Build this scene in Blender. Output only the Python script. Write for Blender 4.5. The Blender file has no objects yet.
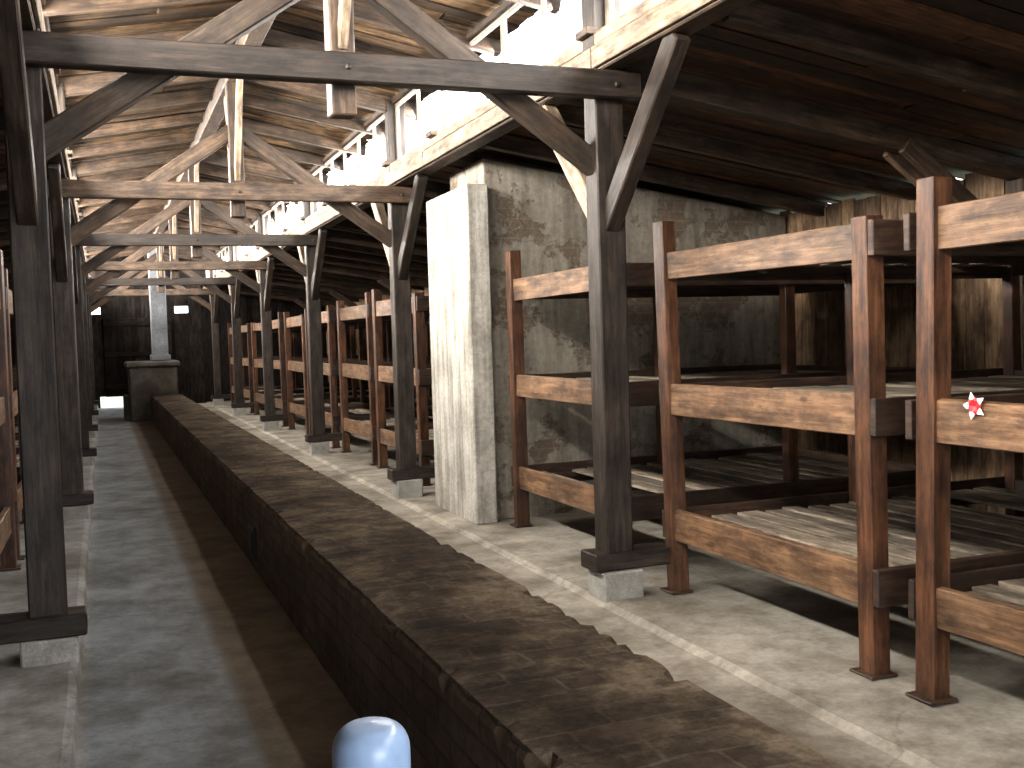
import bpy, math, random
from mathutils import Vector, Matrix, noise
random.seed(7)
S=4.458; Y1=5.41; XR=2.705; XL=-0.292; CX=1.2065
FR=[Y1+S*(k-1) for k in range(0,7)]   # frame positions
YA,YB=-2.6,29.6
FLO=-0.03

# ---------------------------------------------------------------- materials
def nt(name):
    m=bpy.data.materials.new(name); m.use_nodes=True
    t=m.node_tree; b=t.nodes['Principled BSDF']; return m,t,b
def N(t,ty,**kw):
    n=t.nodes.new(ty)
    for k,v in kw.items(): setattr(n,k,v)
    return n
def ramp(t,src,stops):
    r=N(t,'ShaderNodeValToRGB'); e=r.color_ramp.elements
    while len(e)<len(stops): e.new(0.5)
    for i,(p,c) in enumerate(stops): e[i].position=p; e[i].color=(*c,1)
    t.links.new(src,r.inputs[0]); return r.outputs[0]
def mix(t,f,a,b,mode='MIX'):
    m=N(t,'ShaderNodeMix',data_type='RGBA',blend_type=mode)
    if isinstance(f,(int,float)): m.inputs[0].default_value=f
    else: t.links.new(f,m.inputs[0])
    for s,v in ((6,a),(7,b)):
        if isinstance(v,tuple): m.inputs[s].default_value=(*v,1)
        else: t.links.new(v,m.inputs[s])
    return m.outputs[2]
def noi(t,vec,scale,detail=6,rough=.6):
    n=N(t,'ShaderNodeTexNoise'); n.inputs['Scale'].default_value=scale
    n.inputs['Detail'].default_value=detail; n.inputs['Roughness'].default_value=rough
    t.links.new(vec,n.inputs['Vector']); return n.outputs['Fac']
def mapp(t,vec,sc):
    m=N(t,'ShaderNodeMapping'); m.inputs['Scale'].default_value=sc
    t.links.new(vec,m.inputs['Vector']); return m.outputs[0]
def bump(t,b,h,strength=.3,dist=.01):
    n=N(t,'ShaderNodeBump'); n.inputs['Strength'].default_value=strength; n.inputs['Distance'].default_value=dist
    t.links.new(h,n.inputs['Height']); t.links.new(n.outputs[0],b.inputs['Normal'])
def wood(name,dark,mid,light,rough=.65,var=.5,stain=.6,knots=False,spec=.5):
    m,t,b=nt(name)
    uv=N(t,'ShaderNodeUVMap').outputs[0]
    g=noi(t,mapp(t,uv,(1.6,26,1)),1.5,8,.7)
    col=ramp(t,g,[(.3,dark),(.5,mid),(.72,light)])
    dt=noi(t,mapp(t,uv,(2.2,7,1)),1.7,7,.7)
    col=mix(t,1,col,ramp(t,dt,[(.38,(.38,.34,.31)),(.56,(1.08,1.05,1))]),'MULTIPLY')
    ob=N(t,'ShaderNodeTexCoord').outputs['Object']
    bl=noi(t,ob,3.2,5,.65)
    s=ramp(t,bl,[(.38,(1-stain,)*3),(.62,(1,1,1))])
    col=mix(t,1,col,s,'MULTIPLY')
    if knots:
        vo=N(t,'ShaderNodeTexVoronoi'); vo.inputs['Scale'].default_value=1
        t.links.new(mapp(t,uv,(3.2,6.5,1)),vo.inputs['Vector'])
        kn=ramp(t,vo.outputs['Distance'],[(.06,(.35,.25,.2)),(.13,(1,1,1))])
        col=mix(t,1,col,kn,'MULTIPLY')
    at=N(t,'ShaderNodeAttribute',attribute_name='rnd').outputs['Fac']
    mr=N(t,'ShaderNodeMapRange'); mr.inputs[3].default_value=1-var; mr.inputs[4].default_value=1+var*.6
    t.links.new(at,mr.inputs[0])
    col=mix(t,1,col,mr.outputs[0],'MULTIPLY')
    t.links.new(col,b.inputs['Base Color'])
    rr=N(t,'ShaderNodeMapRange'); rr.inputs[3].default_value=rough+.2; rr.inputs[4].default_value=rough-.1
    t.links.new(dt,rr.inputs[0]); t.links.new(rr.outputs[0],b.inputs['Roughness'])
    b.inputs['Specular IOR Level'].default_value=spec
    bump(t,b,g,.45,.006)
    return m
M={}
M['col']=wood('dark_tarred_timber',(.015,.010,.008),(.036,.026,.020),(.082,.062,.050),.5,.25,.4,False,.35)
M['tie']=wood('brown_weathered_timber',(.03,.018,.011),(.078,.050,.032),(.165,.113,.073),.55,.4,.5,False,.4)
M['post']=wood('bunk_post_wood',(.034,.012,.006),(.10,.042,.020),(.19,.09,.045),.4,.3,.5)
M['rail']=wood('bunk_rail_wood',(.075,.036,.018),(.205,.115,.062),(.34,.215,.125),.46,.3,.5,True)
M['drail']=wood('bunk_side_rail_wood',(.024,.012,.007),(.06,.033,.021),(.115,.072,.048),.5,.3,.5)
M['slat']=wood('dusty_slat_wood',(.13,.105,.08),(.26,.22,.17),(.38,.33,.27),.7,.45,.45)
M['roof']=wood('roof_board_wood',(.034,.018,.008),(.10,.060,.029),(.21,.135,.068),.7,.85,.6,False,.25)
M['roofd']=wood('side_roof_board_wood',(.05,.021,.010),(.13,.056,.026),(.24,.118,.057),.6,.8,.55)
M['wallw']=wood('wall_plank_wood',(.14,.088,.047),(.29,.19,.112),(.42,.30,.195),.7,.5,.4)
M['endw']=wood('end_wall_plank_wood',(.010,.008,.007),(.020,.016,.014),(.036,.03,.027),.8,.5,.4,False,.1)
M['fasc']=wood('fascia_wood',(.15,.11,.072),(.33,.255,.178),(.47,.385,.29),.6,.3,.4)
M['wht']=wood('window_frame_wood',(.12,.10,.08),(.24,.21,.175),(.36,.33,.29),.6,.2,.1)
def concrete(name,a,b_,c,scale=2.5,bs=.4,streak=0):
    m,t,b=nt(name); ob=N(t,'ShaderNodeTexCoord').outputs['Object']
    n1=noi(t,ob,scale,8,.65); n2=noi(t,ob,scale*14,5,.7)
    col=ramp(t,n1,[(.3,a),(.5,b_),(.7,c)])
    s=ramp(t,n2,[(.3,(.68,.68,.68)),(.65,(1.05,1.05,1.05))])
    col=mix(t,1,col,s,'MULTIPLY')
    if streak:
        n3=noi(t,mapp(t,ob,(9,9,.8)),1.3,6,.65)
        col=mix(t,streak,col,mix(t,1,col,ramp(t,n3,[(.38,(.40,.38,.34)),(.58,(1.05,1.05,1.05))]),'MULTIPLY'))
    t.links.new(col,b.inputs['Base Color']); b.inputs['Roughness'].default_value=.85
    bump(t,b,mix(t,.5,n1,n2),bs,.02); return m
M['block']=concrete('footing_concrete',(.22,.21,.19),(.34,.33,.30),(.44,.43,.4),6)
M['pil']=concrete('pale_lime_plaster',(.28,.26,.225),(.46,.435,.385),(.60,.57,.52),2.2,.9,.7)
M['stove']=concrete('sooty_brick_plaster',(.05,.042,.034),(.1,.088,.072),(.2,.18,.15),2)
M['stack']=concrete('stack_whitewash',(.11,.115,.125),(.18,.19,.205),(.27,.28,.30),2)
def peel():
    m,t,b=nt('peeling_plaster'); ob=N(t,'ShaderNodeTexCoord').outputs['Object']
    n1=noi(t,ob,2.6,9,.7); n2=noi(t,ob,22,5,.7); n3=noi(t,mapp(t,ob,(6,6,.9)),1.5,6,.65)
    br=N(t,'ShaderNodeTexBrick'); br.inputs['Scale'].default_value=1
    br.inputs['Brick Width'].default_value=.27; br.inputs['Row Height'].default_value=.08; br.inputs['Mortar Size'].default_value=.006
    br.inputs['Color1'].default_value=(.15,.09,.06,1); br.inputs['Color2'].default_value=(.2,.14,.1,1); br.inputs['Mortar'].default_value=(.28,.25,.2,1)
    sx=N(t,'ShaderNodeSeparateXYZ'); cx=N(t,'ShaderNodeCombineXYZ'); t.links.new(ob,sx.inputs[0])
    t.links.new(sx.outputs[0],cx.inputs[0]); t.links.new(sx.outputs[2],cx.inputs[1]); t.links.new(cx.outputs[0],br.inputs['Vector'])
    base=ramp(t,n3,[(.3,(.15,.13,.105)),(.52,(.27,.24,.195)),(.75,(.38,.345,.29))])
    scar=ramp(t,n1,[(.53,(0,0,0)),(.56,(1,1,1))])
    und=mix(t,.65,br.outputs[0],(.15,.12,.085))
    col=mix(t,scar,base,und)
    t.links.new(mix(t,1,col,ramp(t,n2,[(.3,(.7,)*3),(.65,(1.05,)*3)]),'MULTIPLY'),b.inputs['Base Color'])
    b.inputs['Roughness'].default_value=.9
    inv=ramp(t,n1,[(.52,(1,1,1)),(.56,(0,0,0))]); bump(t,b,inv,.6,.02); return m
M['peel']=peel()
def floorm():
    m,t,b=nt('worn_floor'); ob=N(t,'ShaderNodeTexCoord').outputs['Object']
    sx=N(t,'ShaderNodeSeparateXYZ'); t.links.new(ob,sx.inputs[0])
    n0=noi(t,ob,1.1,7,.62); n1=noi(t,ob,3.5,8,.7); n2=noi(t,ob,30,5,.7)
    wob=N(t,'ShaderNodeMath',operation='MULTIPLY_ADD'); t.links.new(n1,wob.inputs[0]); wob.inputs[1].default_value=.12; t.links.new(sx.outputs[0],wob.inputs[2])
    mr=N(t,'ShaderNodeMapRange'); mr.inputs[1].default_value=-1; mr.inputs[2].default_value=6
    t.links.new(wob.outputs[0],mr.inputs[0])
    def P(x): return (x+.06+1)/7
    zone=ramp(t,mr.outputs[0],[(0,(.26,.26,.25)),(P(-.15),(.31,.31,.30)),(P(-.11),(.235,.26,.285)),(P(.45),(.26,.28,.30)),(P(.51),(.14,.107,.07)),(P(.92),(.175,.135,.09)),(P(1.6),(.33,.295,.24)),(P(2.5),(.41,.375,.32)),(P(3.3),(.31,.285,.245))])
    v=ramp(t,n0,[(.34,(.50,.47,.43)),(.5,(.92,.92,.91)),(.68,(1.22,1.22,1.22))]); col=mix(t,1,zone,v,'MULTIPLY')
    col=mix(t,1,col,ramp(t,n1,[(.38,(.60,.58,.54)),(.58,(1.05,1.05,1.05))]),'MULTIPLY')
    col=mix(t,1,col,ramp(t,n2,[(.3,(.78,.78,.78)),(.65,(1.05,1.05,1.05))]),'MULTIPLY')
    vo=N(t,'ShaderNodeTexVoronoi',feature='DISTANCE_TO_EDGE'); vo.inputs['Scale'].default_value=.6
    dn=N(t,'ShaderNodeMixRGB'); dn.inputs[0].default_value=.25
    nn=N(t,'ShaderNodeTexNoise'); nn.inputs['Scale'].default_value=3; nn.inputs['Detail'].default_value=6; t.links.new(ob,nn.inputs['Vector'])
    t.links.new(ob,dn.inputs[1]); t.links.new(nn.outputs['Color'],dn.inputs[2]); t.links.new(dn.outputs[0],vo.inputs['Vector'])
    cr=ramp(t,vo.outputs['Distance'],[(0,(.5,.5,.5)),(.005,(1,1,1))])
    col=mix(t,.55,col,mix(t,1,col,cr,'MULTIPLY'))
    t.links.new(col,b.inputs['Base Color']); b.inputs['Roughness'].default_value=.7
    bump(t,b,n1,.45,.02); return m
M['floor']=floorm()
def fluem():
    m,t,b=nt('flue_brick'); ob=N(t,'ShaderNodeTexCoord').outputs['Object']
    geo=N(t,'ShaderNodeNewGeometry'); sn=N(t,'ShaderNodeSeparateXYZ'); t.links.new(geo.outputs['True Normal'],sn.inputs[0])
    s=N(t,'ShaderNodeSeparateXYZ'); t.links.new(ob,s.inputs[0])
    def brick(a,c_,w,h,c1,c2,mo,ms=.009,sm=.7):
        c=N(t,'ShaderNodeCombineXYZ'); t.links.new(s.outputs[a],c.inputs[0]); t.links.new(s.outputs[c_],c.inputs[1])
        nz=N(t,'ShaderNodeTexNoise'); nz.inputs['Scale'].default_value=6; nz.inputs['Detail'].default_value=5; t.links.new(ob,nz.inputs['Vector'])
        mx=N(t,'ShaderNodeMixRGB',blend_type='ADD'); mx.inputs[0].default_value=.04; t.links.new(c.outputs[0],mx.inputs[1]); t.links.new(nz.outputs['Color'],mx.inputs[2])
        br=N(t,'ShaderNodeTexBrick'); br.inputs['Scale'].default_value=1; br.inputs['Brick Width'].default_value=w; br.inputs['Row Height'].default_value=h
        br.inputs['Mortar Size'].default_value=ms; br.inputs['Mortar Smooth'].default_value=sm
        br.inputs['Color1'].default_value=(*c1,1); br.inputs['Color2'].default_value=(*c2,1); br.inputs['Mortar'].default_value=(*mo,1)
        t.links.new(mx.outputs[0],br.inputs['Vector']); return br
    side=brick(1,2,.27,.085,(.10,.07,.045),(.17,.12,.08),(.06,.05,.036))
    top=brick(0,1,.27,.135,(.045,.031,.022),(.115,.084,.058),(.16,.13,.09))
    n1=noi(t,ob,3.2,9,.74); n2=noi(t,ob,25,5,.7); n5=noi(t,ob,1.7,8,.7); n6=noi(t,ob,9,7,.75)
    dust=ramp(t,n1,[(.46,(.05,.05,.05)),(.58,(.88,.88,.88))])
    topc=mix(t,dust,top.outputs[0],(.25,.20,.138))
    topc=mix(t,1,topc,ramp(t,n5,[(.40,(.40,.35,.30)),(.56,(1.08,1.08,1.08))]),'MULTIPLY')
    topc=mix(t,1,topc,ramp(t,n6,[(.38,(.55,.5,.45)),(.56,(1.08,1.08,1.08))]),'MULTIPLY')
    sided=mix(t,ramp(t,n1,[(.48,(0,0,0)),(.66,(.8,.8,.8))]),side.outputs[0],(.20,.16,.11))
    sided=mix(t,1,sided,ramp(t,n5,[(.4,(.55,.5,.46)),(.58,(1.05,1.05,1.05))]),'MULTIPLY')
    f=ramp(t,sn.outputs[2],[(.55,(0,0,0)),(.8,(1,1,1))])
    col=mix(t,f,sided,topc)
    col=mix(t,1,col,ramp(t,n2,[(.3,(.60,.60,.60)),(.65,(1.08,1.08,1.08))]),'MULTIPLY')
    t.links.new(col,b.inputs['Base Color']); b.inputs['Roughness'].default_value=.88
    bump(t,b,mix(t,f,mix(t,.4,side.outputs[1],n1),mix(t,.5,n6,n2)),.8,.015); return m
M['flue']=fluem()
def plain(name,c,rough=.5,metal=0):
    m,t,b=nt(name); ob=N(t,'ShaderNodeTexCoord').outputs['Object']
    n=noi(t,ob,40,3,.5); v=ramp(t,n,[(.3,tuple(x*.9 for x in c)),(.7,tuple(min(1,x*1.1) for x in c))])
    t.links.new(v,b.inputs['Base Color']); b.inputs['Roughness'].default_value=rough; b.inputs['Metallic'].default_value=metal; return m
M['blue']=plain('blue_grey_plastic',(.25,.35,.52),.3)
M['iron']=plain('dark_iron',(.02,.018,.017),.5,.6)
M['red']=plain('red_petal',(.5,.02,.03),.5)
M['whitep']=plain('white_petal',(.75,.72,.72),.6)
M['felt']=plain('roofing_felt',(.03,.03,.03),.9)
M['grass']=plain('outside_gravel_grass',(.22,.24,.17),.9)

# ---------------------------------------------------------------- mesh builder
class MB:
    def __init__(s,name,mats): s.n=name; s.m=mats; s.v=[]; s.f=[]; s.uv=[]; s.r=[]; s.mi=[]
    def beam(s,p0,p1,w,h,mat=None,ref=None,jit=0.0):
        p0=Vector(p0); p1=Vector(p1); a=(p1-p0); L=a.length; a.normalize()
        up=Vector((0,0,1)) if abs(a.z)<.95 else Vector((0,1,0))
        if ref: up=Vector(ref)
        sd=a.cross(up).normalized(); up=sd.cross(a).normalized()
        b=len(s.v); r=random.random(); ou,ov=random.random()*40,random.random()*40
        loc=[]
        for l in (0,1):
            for (x,y) in ((-1,-1),(1,-1),(1,1),(-1,1)):
                q=(p1 if l else p0)+sd*(x*w/2)+up*(y*h/2)
                if jit: q=q+Vector([random.uniform(-jit,jit) for _ in range(3)])
                s.v.append(q); loc.append((l*L,x*w/2,y*h/2))
        k=s.m.index(mat) if mat else 0
        for fc,pl in (((3,2,1,0),'e'),((4,5,6,7),'e'),((0,1,5,4),'w'),((1,2,6,5),'h'),((2,3,7,6),'w'),((3,0,4,7),'h')):
            s.f.append([b+i for i in fc]); s.mi.append(k); s.r.append(r)
            for i in fc:
                l,x,y=loc[i]
                s.uv.append((ou+x*.3,ov+y*1) if pl=='e' else (ou+l,ov+(x if pl=='w' else y+.37)))
    def box(s,x0,x1,y0,y1,z0,z1,mat=None,axis=None,jit=0):
        d=(x1-x0,y1-y0,z1-z0); ax=axis if axis is not None else max(range(3),key=lambda i:d[i])
        c=((x0+x1)/2,(y0+y1)/2,(z0+z1)/2); p0=list(c);p1=list(c); p0[ax]-=d[ax]/2; p1[ax]+=d[ax]/2
        if ax==0: s.beam(p0,p1,d[1],d[2],mat,jit=jit)
        elif ax==1: s.beam(p0,p1,d[0],d[2],mat,jit=jit)
        else: s.beam(p0,p1,d[0],d[1],mat,jit=jit)
    def build(s,bevel=.006,parent=None):
        me=bpy.data.meshes.new(s.n); me.from_pydata([tuple(v) for v in s.v],[],s.f)
        for m in s.m: me.materials.append(M[m])
        uv=me.uv_layers.new(name='UVMap'); ca=me.attributes.new('rnd','FLOAT','FACE')
        i=0
        for p in me.polygons:
            p.material_index=s.mi[p.index]; ca.data[p.index].value=s.r[p.index]
            for li in p.loop_indices: uv.data[li].uv=s.uv[i]; i+=1
        me.update()
        o=bpy.data.objects.new(s.n,me); bpy.context.collection.objects.link(o)
        if parent: o.parent=parent
        if bevel:
            b=o.modifiers.new('bev','BEVEL'); b.width=bevel; b.segments=1; b.limit_method='ANGLE'
        return o

# ---------------------------------------------------------------- floor & flue (swept, uneven)
def sweep(name,prof,mat,y0,y1,step,amp,cap=True,dens=.08,smooth=False,chip=0):
    pts=[]
    for (a,b) in zip(prof[:-1],prof[1:]):
        L=math.dist(a,b); n=max(1,int(L/dens))
        for i in range(n): pts.append((a[0]+(b[0]-a[0])*i/n,a[1]+(b[1]-a[1])*i/n))
    pts.append(prof[-1]); n=len(pts); m=int((y1-y0)/step)+1
    v=[];f=[]
    xc=(prof[0][0]+prof[-1][0])/2
    for j in range(m+1):
        y=y0+(y1-y0)*j/m
        for (x,z) in pts:
            q=Vector((x*2.3,y*2.3,z*2.3)); d=noise.noise(q)*amp+noise.noise(q*4)*amp*.5
            d2=noise.noise(q+Vector((9,3,1)))*amp+noise.noise(q*5)*amp*.4
            if chip and z>.44 and abs(x-xc)>.29:
                c=max(0,noise.noise(Vector((x*3,y*9,5)))-.1)*chip; d-=c; d2-=c*.8*(1 if x>xc else -1)
            v.append((x+d2,y,z+d))
    for j in range(m):
        for i in range(n-1):
            a=j*n+i; f.append((a,a+1,a+n+1,a+n))
    if cap: f.append(tuple(range(n))[::-1]); f.append(tuple(m*n+i for i in range(n)))
    me=bpy.data.meshes.new(name); me.from_pydata(v,[],f); me.materials.append(M[mat]); me.update()
    for p in me.polygons: p.use_smooth=smooth
    o=bpy.data.objects.new(name,me); bpy.context.collection.objects.link(o); return o
LW=CX-4.72; RW=CX+4.72
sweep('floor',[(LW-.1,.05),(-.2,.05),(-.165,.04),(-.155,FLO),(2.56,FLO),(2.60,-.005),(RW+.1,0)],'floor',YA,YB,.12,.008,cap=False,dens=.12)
fl_=sweep('brick_heating_flue',[(.91,FLO-.05),(.912,.2),(.915,.465),(.932,.493),(1.25,.500),(1.54,.495),(1.558,.47),(1.565,FLO-.05)],'flue',YA+.3,23.42,.035,.005,dens=.04,chip=.05)
hb=MB('flue_hole_plate',['iron']); hb.box(.89,.905,7.15,7.42,.05,.28); hb.box(.88,.892,7.2,7.37,.09,.24); hb.build(.004,fl_)  # dark plate; its colour stands in for the dark of an open hole

# stove at far end
st=MB('brick_stove',['stove']); st.box(.5,1.48,23.5,25.0,FLO-.01,1.1,axis=0); st.box(.44,1.54,23.44,25.06,1.1,1.22,axis=0); st.box(.38,.5,23.7,24.6,FLO-.01,.5,axis=2); st.build(.03)
sk=MB('brick_chimney_stack',['stack']); sk.box(1.0,1.33,23.8,24.13,1.222,3.83); sk.box(.96,1.37,23.76,24.17,1.222,1.36,axis=0); sk.build(.02)

# plaster chimney block + partition
def slope_lo(x): return 3.10-(abs(x-CX)-1.5)*.155
def slope_up(x): return 4.10-abs(x-CX)*.18
ch=MB('plastered_chimney_wall',['pil','peel'])
ch.box(2.76,2.95,8.0,9.12,-.01,2.74,'pil',2)
ch.box(2.95,RW-.03,8.12,9.0,-.01,2.30,'peel',0)
b=len(ch.v); x0,x1,y0,y1=2.951,RW-.03,8.121,8.999
vs=[(x0,y0,2.29),(x1,y0,2.29),(x1,y0,2.54),(x0,y0,2.97),(x0,y1,2.29),(x1,y1,2.29),(x1,y1,2.54),(x0,y1,2.97)]
ch.v+= [Vector(q) for q in vs]
for fc in ((0,1,2,3),(5,4,7,6),(3,2,6,7),(4,0,3,7),(1,5,6,2)):
    ch.f.append([b+i for i in fc]); ch.mi.append(1); ch.r.append(.5); ch.uv+=[(0,0)]*4
ch.build(.012)

# ---------------------------------------------------------------- roof boards = ceiling
def mx(x,s): return x if s>0 else 2*CX-x
rf=MB('ceiling',['roof','roofd','felt'])
def roof(s,xa,xb,fn,mat):
    y=YA-.1
    while y<YB+.1:
        w=random.uniform(.12,.18); z=random.uniform(0,.026)
        segs=[xa,xb]
        if random.random()<.6: segs=[xa,xa+(xb-xa)*random.uniform(.25,.75),xb]
        for p,q in zip(segs[:-1],segs[1:]):
            zz=z+random.uniform(0,.016)
            rf.beam((mx(p,s),y+w/2,fn(p)+zz+.01),(mx(q-.006,s),y+w/2,fn(q)+zz+.01),w-.012,.022,mat,jit=.006)
        y+=w
    rf.beam((mx(xa,s),(YA+YB)/2,fn(xa)+.08),(mx(xb,s),(YA+YB)/2,fn(xb)+.08),YB-YA+.6,.02,'felt')
roof(1,CX,2.98,slope_up,'roof'); roof(-1,CX,2.98,slope_up,'roof')
roof(1,XR+.02,RW+.25,slope_lo,'roofd'); roof(-1,XR+.02,RW+.25,slope_lo,'roofd')
ceil=rf.build(0)

# ---------------------------------------------------------------- timber frames
for k,Y in enumerate(FR):
    t=MB('timber_roof_frame',['col','tie','fasc','roofd'])
    for s,XC in ((1,XR),(-1,XL)):
        t.beam((XC,Y,.255),(XC,Y,3.78),.17,.16,'col',jit=.006)
        zb=.16
        if s>0: t.box(XC-.17,XC+.42,Y-.10,Y+.10,zb,zb+.1,'col',0,.004)
        else: t.box(XC-.42,XC+.17,Y-.10,Y+.10,zb,zb+.1,'col',0,.004)
        for d in (1,-1):
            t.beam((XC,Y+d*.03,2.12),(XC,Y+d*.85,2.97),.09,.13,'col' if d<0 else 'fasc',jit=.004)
        t.beam((XC,Y+.02,2.42),(CX+s*.02,Y+.02,3.45),.10,.13,'tie',jit=.004)
        xa,xb=mx(XR,s),mx(RW,s)
        t.beam((xa,Y,slope_lo(xa)-.09),(xb,Y,slope_lo(xb)-.09),.1,.15,'tie',jit=.005)
        xw=mx(RW-.09,s); t.beam((xw,Y,0 if s>0 else .05),(xw,Y,slope_lo(RW-.09)-.15),.14,.14,'tie',jit=.004)
        for dd in (-.075,.075):
            t.beam((mx(RW-.2,s),Y+dd,1.98),(mx(RW-1.15,s),Y+dd,slope_lo(RW-1.15)-.13),.05,.12,'tie',jit=.003)
        t.beam((mx(2.95,s),Y,slope_up(2.95)-.09),(CX,Y,slope_up(CX)-.09),.1,.15,'tie',jit=.004)
    t.beam((XL-.16,Y-.125,2.87),(XR+.16,Y-.125,2.88),.09,.15,'col' if k%2 else 'tie',jit=.005)
    t.beam((CX,Y,2.66),(CX,Y,4.0),.13,.13,'tie',jit=.004)
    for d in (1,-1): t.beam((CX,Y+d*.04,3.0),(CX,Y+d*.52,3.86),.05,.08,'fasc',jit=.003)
    for XC in (XL,XR,CX): t.beam((XC,Y-.185,2.875),(XC,Y-.165,2.875),.03,.03,'col')
    t.build(.008)
    for s,XC in ((1,XR),(-1,XL)):
        cb=MB('concrete_footing',['block'])
        cb.box(XC-.125,XC+.125,Y-.12,Y+.12,(-.02 if s>0 else .03),.158,axis=0,jit=.005); cb.build(.01)
ir=MB('intermediate_rafters',['roofd','tie'])
for k in range(-1,7):
    for q in (1,2,3):
        Y=Y1+S*(k-1)+S*q/4
        if Y<YA+.2 or Y>YB-.2: continue
        for s in (1,-1):
            if not (8.0<Y<9.1):
                xa,xb=mx(XR+.1,s),mx(RW,s); w_=.09 if q==2 else .065
                ir.beam((xa,Y,slope_lo(xa)-.065),(xb,Y,slope_lo(xb)-.065),w_,.12,'tie',jit=.005)
                xm=mx(random.uniform(3.6,4.6),s); ir.beam((xm-.09,Y+.06,slope_lo(xm)-.06),(xm+.09,Y+.06,slope_lo(xm)-.06),.05,.1,'tie')
            ir.beam((mx(2.95,s),Y,slope_up(2.95)-.07),(CX,Y,slope_up(CX)-.07),.08,.11,'tie',jit=.004)
ir.build(.006,ceil)
p=MB('purlins',['tie','col','roofd'])
for X,z,w,h,m in ((XR,3.04,.15,.15,'tie'),(XL,3.04,.15,.15,'tie'),(XR,3.775,.09,.05,'tie'),(XL,3.775,.09,.05,'tie'),(CX,3.94,.14,.15,'tie')):
    y=YA
    for Y in FR[:]+[YB]:
        if Y>YB: break
        if Y-y>.1: p.beam((X,y,z),(X,Y,z),w,h,m,jit=.004)
        y=Y
p.build(.008,ceil)
# clerestory
for s in (1,-1):
    f=MB('trim_1' if s>0 else 'trim_2',['fasc','tie'])
    y=YA
    X=mx(XR,s)
    while y<YB:
        L=min(random.uniform(2.2,3.6),YB-y)
        f.box(min(X-s*.10,X-s*.078),max(X-s*.10,X-s*.078),y,y+L-.01,2.98,3.10,'fasc',1,.003)
        f.box(min(X-s*.085,X+s*.05),max(X-s*.085,X+s*.05),y,y+L-.01,3.11,3.18,'fasc',1,.003)
        y+=L
    y=YA+.5
    while y<YB:
        f.box(min(X-s*.13,X-s*.06),max(X-s*.13,X-s*.06),y,y+.16,3.17,3.21,'tie',1,.003); y+=S/3
    f.build(.004)
wn=0
edges=[YA]+FR+[YB]
for s in (1,-1):
    X=mx(XR,s)
    for a,b_ in zip(edges[:-1],edges[1:]):
        if b_>YB+.01: b_=YB
        if b_-a<.4: continue
        wn+=1; w=MB('window_%d'%wn,['wht'])
        w.box(X-.02,X+.02,a+.09,b_-.09,3.18,3.21,axis=1); w.box(X-.02,X+.02,a+.09,b_-.09,3.715,3.74,axis=1)
        n=max(1,round((b_-a)/.74))
        for i in range(n+1):
            yy=a+.1+(b_-a-.2)*i/n; wd=.035 if i%2 else .06
            w.box(X-.015,X+.015,yy-wd/2,yy+wd/2,3.2,3.725,axis=2)
        w.build(.004)

# ---------------------------------------------------------------- walls
def plankwall_y(name,X,z1,mat,s):
    w=MB(name,[mat,'felt']); y=YA
    while y<YB:
        d=random.uniform(.14,.2); w.beam((X+random.uniform(-.006,.006),y+d/2,-.03),(X+random.uniform(-.006,.006),y+d/2,z1+random.uniform(-.03,.02)),.024,d-.006,mat,ref=(0,1,0)); y+=d
    w.box(X+s*.03,X+s*.06,YA-.1,YB+.1,-.1,z1-.015,'felt',1); return w.build(0)
plankwall_y('wall_right',RW,2.575,'wallw',1); plankwall_y('wall_left',mx(RW,-1),2.575,'wallw',-1)
def ztop(x): 
    return slope_up(x) if abs(x-CX)<1.55 else slope_lo(x)
def plankwall_x(name,Y,mat,holes,s):
    w=MB(name,[mat,'felt']); x=LW
    xs=sorted(set([LW,RW]+[h[0] for h in holes]+[h[1] for h in holes]))
    for a,b_ in zip(xs[:-1],xs[1:]):
        n=max(1,round((b_-a)/.17)); dx=(b_-a)/n
        for i in range(n):
            xa=a+i*dx; xc=xa+dx/2; zs=[(-.05,ztop(xc))]
            for h in holes:
                if h[0]-1e-4<xc<h[1]+1e-4:
                    nz=[]
                    for (p,q) in zs:
                        if h[2]>p and h[2]<q: nz.append((p,h[2]))
                        if h[3]<q and h[3]>p: nz.append((h[3],q))
                        if h[3]<=p or h[2]>=q: nz.append((p,q))
                    zs=nz
            for p,q in zs:
                o=random.uniform(-.005,.005)
                w.beam((xc,Y+o,p),(xc,Y+o,q),dx-.004,.024,mat)
                w.beam((xc,Y+s*.03,p),(xc,Y+s*.03,q),dx+.001,.02,'felt')
    return w.build(0)
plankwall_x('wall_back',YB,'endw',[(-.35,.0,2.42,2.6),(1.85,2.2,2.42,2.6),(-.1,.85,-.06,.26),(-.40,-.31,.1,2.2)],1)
plankwall_x('wall_front',YA,'wallw',[(-.1,2.5,-.04,2.5),(CX-1.3,CX+1.3,3.0,3.6)],-1)
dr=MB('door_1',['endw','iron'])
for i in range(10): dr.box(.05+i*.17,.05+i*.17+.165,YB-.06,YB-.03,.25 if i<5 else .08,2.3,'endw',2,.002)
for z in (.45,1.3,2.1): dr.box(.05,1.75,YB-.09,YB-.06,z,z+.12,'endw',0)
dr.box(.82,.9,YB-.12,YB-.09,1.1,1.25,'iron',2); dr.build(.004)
gm=bpy.data.meshes.new('ground'); gm.from_pydata([(-60,-60,-.35),(60,-60,-.35),(60,90,-.35),(-60,90,-.35)],[],[(0,1,2,3)]); gm.materials.append(M['grass'])
bpy.context.collection.objects.link(bpy.data.objects.new('ground',gm))

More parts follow.
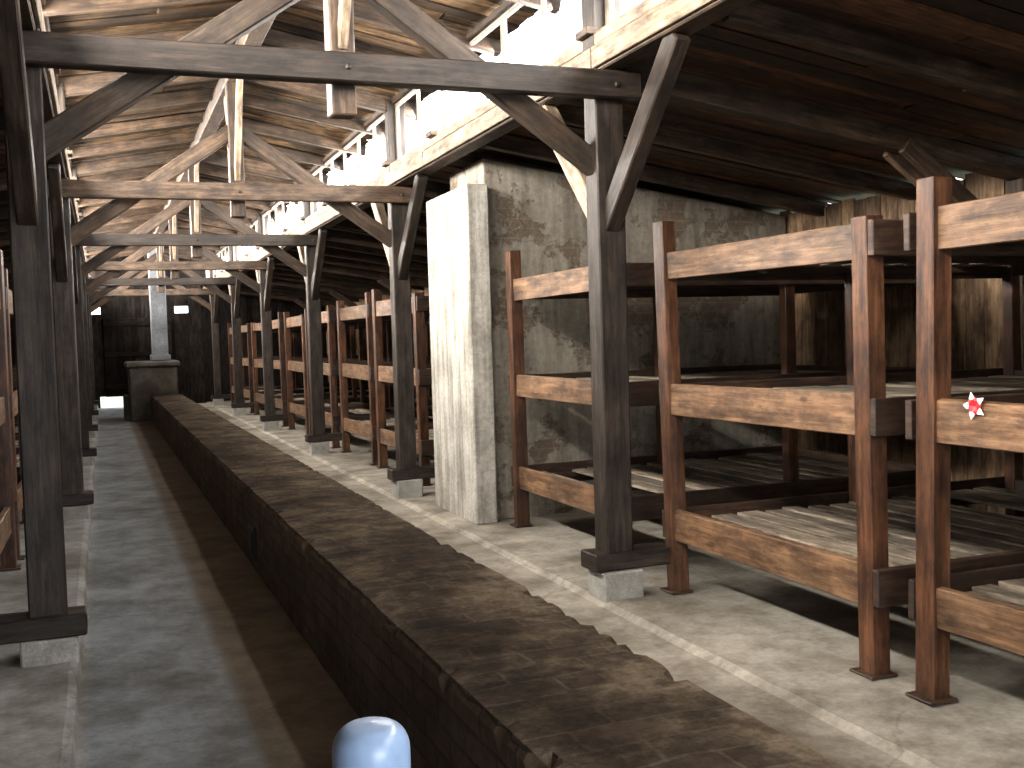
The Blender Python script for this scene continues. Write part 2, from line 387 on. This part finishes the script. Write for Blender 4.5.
# ---------------------------------------------------------------- bunks
def bunk(s,Y0,Y1_,fl,top0,top1,lean0=0,lean1=0):
    b=MB('three_tier_bunk',['post','rail','drail','slat'])
    XF=mx(3.05,s); D=2.58; pw=.095
    X=lambda d: XF+s*d
    for d in (0,1.3,D):
        for y,top,ln in ((Y0,top0,lean0),(Y1_,top1,lean1)):
            yy=y+(pw/2 if y==Y0 else -pw/2)
            tp=top if d==0 else 1.98
            b.beam((X(d+.01),yy,fl),(X(d),yy+(ln if d==0 else 0),tp),pw if d==0 else .08,pw if d==0 else .08,'post',jit=.005)
            if d==0: b.box(X(d)-.07,X(d)+.07,yy-.075,yy+.075,fl,fl+.012,'drail',0)
    for ti,(z0,z1) in enumerate(((.30,.48),(1.03,1.21),(1.79,1.96))):
        tl=random.uniform(-.01,.01)
        b.beam((X(-.005),Y0+pw*.7,(z0+z1)/2-tl),(X(-.005),Y1_-pw*.7,(z0+z1)/2+tl),.035,z1-z0+random.uniform(-.015,.01),'rail',jit=.005)
        b.beam((X(D-.02),Y0+pw,(z0+z1)/2),(X(D-.02),Y1_-pw,(z0+z1)/2),.03,.14,'drail',jit=.003)
        for y,o in ((Y0,-.018),(Y1_,.018)):
            b.beam((X(-.04),y+o,(z0+z1)/2),(X(D+.04),y+o,(z0+z1)/2),.034,z1-z0-.02,'drail',jit=.003)
        zs=z1-.075
        for y in (Y0+.03,(Y0+Y1_)/2,Y1_-.03):
            b.beam((X(.03),y,zs-.03),(X(D-.04),y,zs-.03),.05,.045,'drail',jit=.002)
        d=.05
        while d<D-.15:
            w=random.uniform(.10,.16)
            if random.random()>.07:
                sk=random.uniform(-.02,.02)
                ya,yb=Y0+random.uniform(.01,.08),Y1_-random.uniform(.01,.08)
                b.beam((X(d+w/2)+sk,ya,zs+random.uniform(.004,.012)),(X(d+w/2)-sk,yb,zs+random.uniform(.004,.012)),w,.02,'slat',jit=.003)
            d+=w+random.uniform(.02,.06)
    return b.build(.004)
for k,Y in enumerate(FR):
    for s in (1,-1):
        fl=0 if s>0 else .05
        tops=(1.97,2.14) if k==1 else (random.uniform(1.97,2.1),random.uniform(1.98,2.15))
        if not (s>0 and k==2) and Y-1.82>YA+.1:
            bunk(s,Y-1.82,Y-.05,fl,tops[0],tops[1],0,.05 if k==1 else random.uniform(-.03,.03))
        if Y+2.39<YB-.1:
            t0,t1=((2.0,2.07) if k==0 else ((2.05,2.18) if k==1 else (random.uniform(1.97,2.12),random.uniform(1.97,2.15))))
            bunk(s,Y+.54,Y+2.39,fl,t0,t1,0,-.05 if k==0 else random.uniform(-.03,.03))

# ---------------------------------------------------------------- small things
import bmesh
def lathe(name,prof,mat,loc,seg=40):
    me=bpy.data.meshes.new(name); v=[];f=[]
    for (r,z) in prof:
        for i in range(seg): a=2*math.pi*i/seg; v.append((r*math.cos(a),r*math.sin(a),z))
    n=len(prof)
    for j in range(n-1):
        for i in range(seg): f.append((j*seg+i,j*seg+(i+1)%seg,(j+1)*seg+(i+1)%seg,(j+1)*seg+i))
    f.append(tuple(range(seg))[::-1]); f.append(tuple((n-1)*seg+i for i in range(seg)))
    me.from_pydata(v,[],f); me.materials.append(M[mat])
    for p in me.polygons: p.use_smooth=True
    o=bpy.data.objects.new(name,me); bpy.context.collection.objects.link(o); o.location=loc; return o
H=1.085; R_=.045
prof=[(.15,0),(.15,.02),(.06,.035),(.03,.05),(.025,H-.16),(.03,H-.155),(R_,H-.15),(R_,H-.03)]
for i in range(1,9):
    a=math.pi/2*i/8; prof.append((max(.001,(R_-.025)+.025*math.cos(a)) if i<8 else .015,H-.03+.03*math.sin(a)))
prof.append((.001,H+.002))
lathe('barrier_post',prof,'blue',(.27,1.18,FLO+.004))
fm=bpy.data.meshes.new('ribbon_flower'); bm=bmesh.new()
for i in range(10):
    a=2*math.pi*i/10; r=.055 if i%2==0 else .035
    c=Vector((0,0,0)); d=Vector((0,math.cos(a),math.sin(a)))
    e=Vector((0,-math.sin(a),math.cos(a)))
    q=[bm.verts.new(c+e*.006),bm.verts.new(d*r*.6+e*.013+Vector((-.008,0,0))),bm.verts.new(d*r+Vector((-.004,0,0))),bm.verts.new(d*r*.6-e*.013+Vector((-.008,0,0))),bm.verts.new(c-e*.006)]
    fc=bm.faces.new(q); fc.material_index=i%2
bm.to_mesh(fm); bm.free(); fm.materials.append(M['whitep']); fm.materials.append(M['red'])
fo=bpy.data.objects.new('ribbon_flower',fm); bpy.context.collection.objects.link(fo); fo.location=(3.018,3.02,1.195)
sm=fo.modifiers.new('s','SOLIDIFY'); sm.thickness=.002

# ---------------------------------------------------------------- light
w=bpy.data.worlds.new('sky'); bpy.context.scene.world=w; w.use_nodes=True
bg=w.node_tree.nodes['Background']; bg.inputs[0].default_value=(.90,.95,1,1); bg.inputs[1].default_value=5
def area(name,loc,dirv,sx,sy,P,col):
    l=bpy.data.lights.new(name,'AREA'); l.shape='RECTANGLE'; l.size=sx; l.size_y=sy; l.energy=P; l.color=col
    o=bpy.data.objects.new(name,l); bpy.context.collection.objects.link(o); o.location=loc
    z=-Vector(dirv).normalized(); x=Vector((0,1,0)) if abs(z.y)<.5 else Vector((1,0,0)); y=z.cross(x).normalized(); x=y.cross(z)
    o.matrix_world=Matrix(((x.x,y.x,z.x,loc[0]),(x.y,y.y,z.y,loc[1]),(x.z,y.z,z.z,loc[2]),(0,0,0,1)))
YM=(YA+YB)/2
area('window_daylight',(XL-.27,YM,3.48),(1,0,-.45),YB-YA,.5,4400,(1,.94,.86))
area('window_daylight',(XR+.27,YM,3.48),(-1,0,-.45),YB-YA,.5,1700,(1,.96,.91))
area('doorway_daylight',(CX,YA-.4,1.3),(0,1,-.1),2.5,2.3,120,(.95,.96,1))

# ---------------------------------------------------------------- camera
yaw,pitch,roll=math.radians(21.211),math.radians(2.529),math.radians(-1.681)
f=Vector((math.sin(yaw)*math.cos(pitch),math.cos(yaw)*math.cos(pitch),-math.sin(pitch)))
r=Vector((math.cos(yaw),-math.sin(yaw),0)); u=r.cross(f)
c_,s_=math.cos(roll),math.sin(roll); r2=c_*r+s_*u; u2=-s_*r+c_*u
cam=bpy.data.cameras.new('camera'); co=bpy.data.objects.new('camera',cam); bpy.context.collection.objects.link(co)
co.matrix_world=Matrix(((r2.x,u2.x,-f.x,0),(r2.y,u2.y,-f.y,0),(r2.z,u2.z,-f.z,1.5),(0,0,0,1)))
cam.sensor_width=36; cam.lens=1052/1024*36; cam.clip_start=.05; cam.clip_end=200
bpy.context.scene.camera=co
bpy.context.scene.view_settings.view_transform='Standard'
bpy.context.scene.view_settings.exposure=0.3
bpy.context.scene.view_settings.gamma=0.95
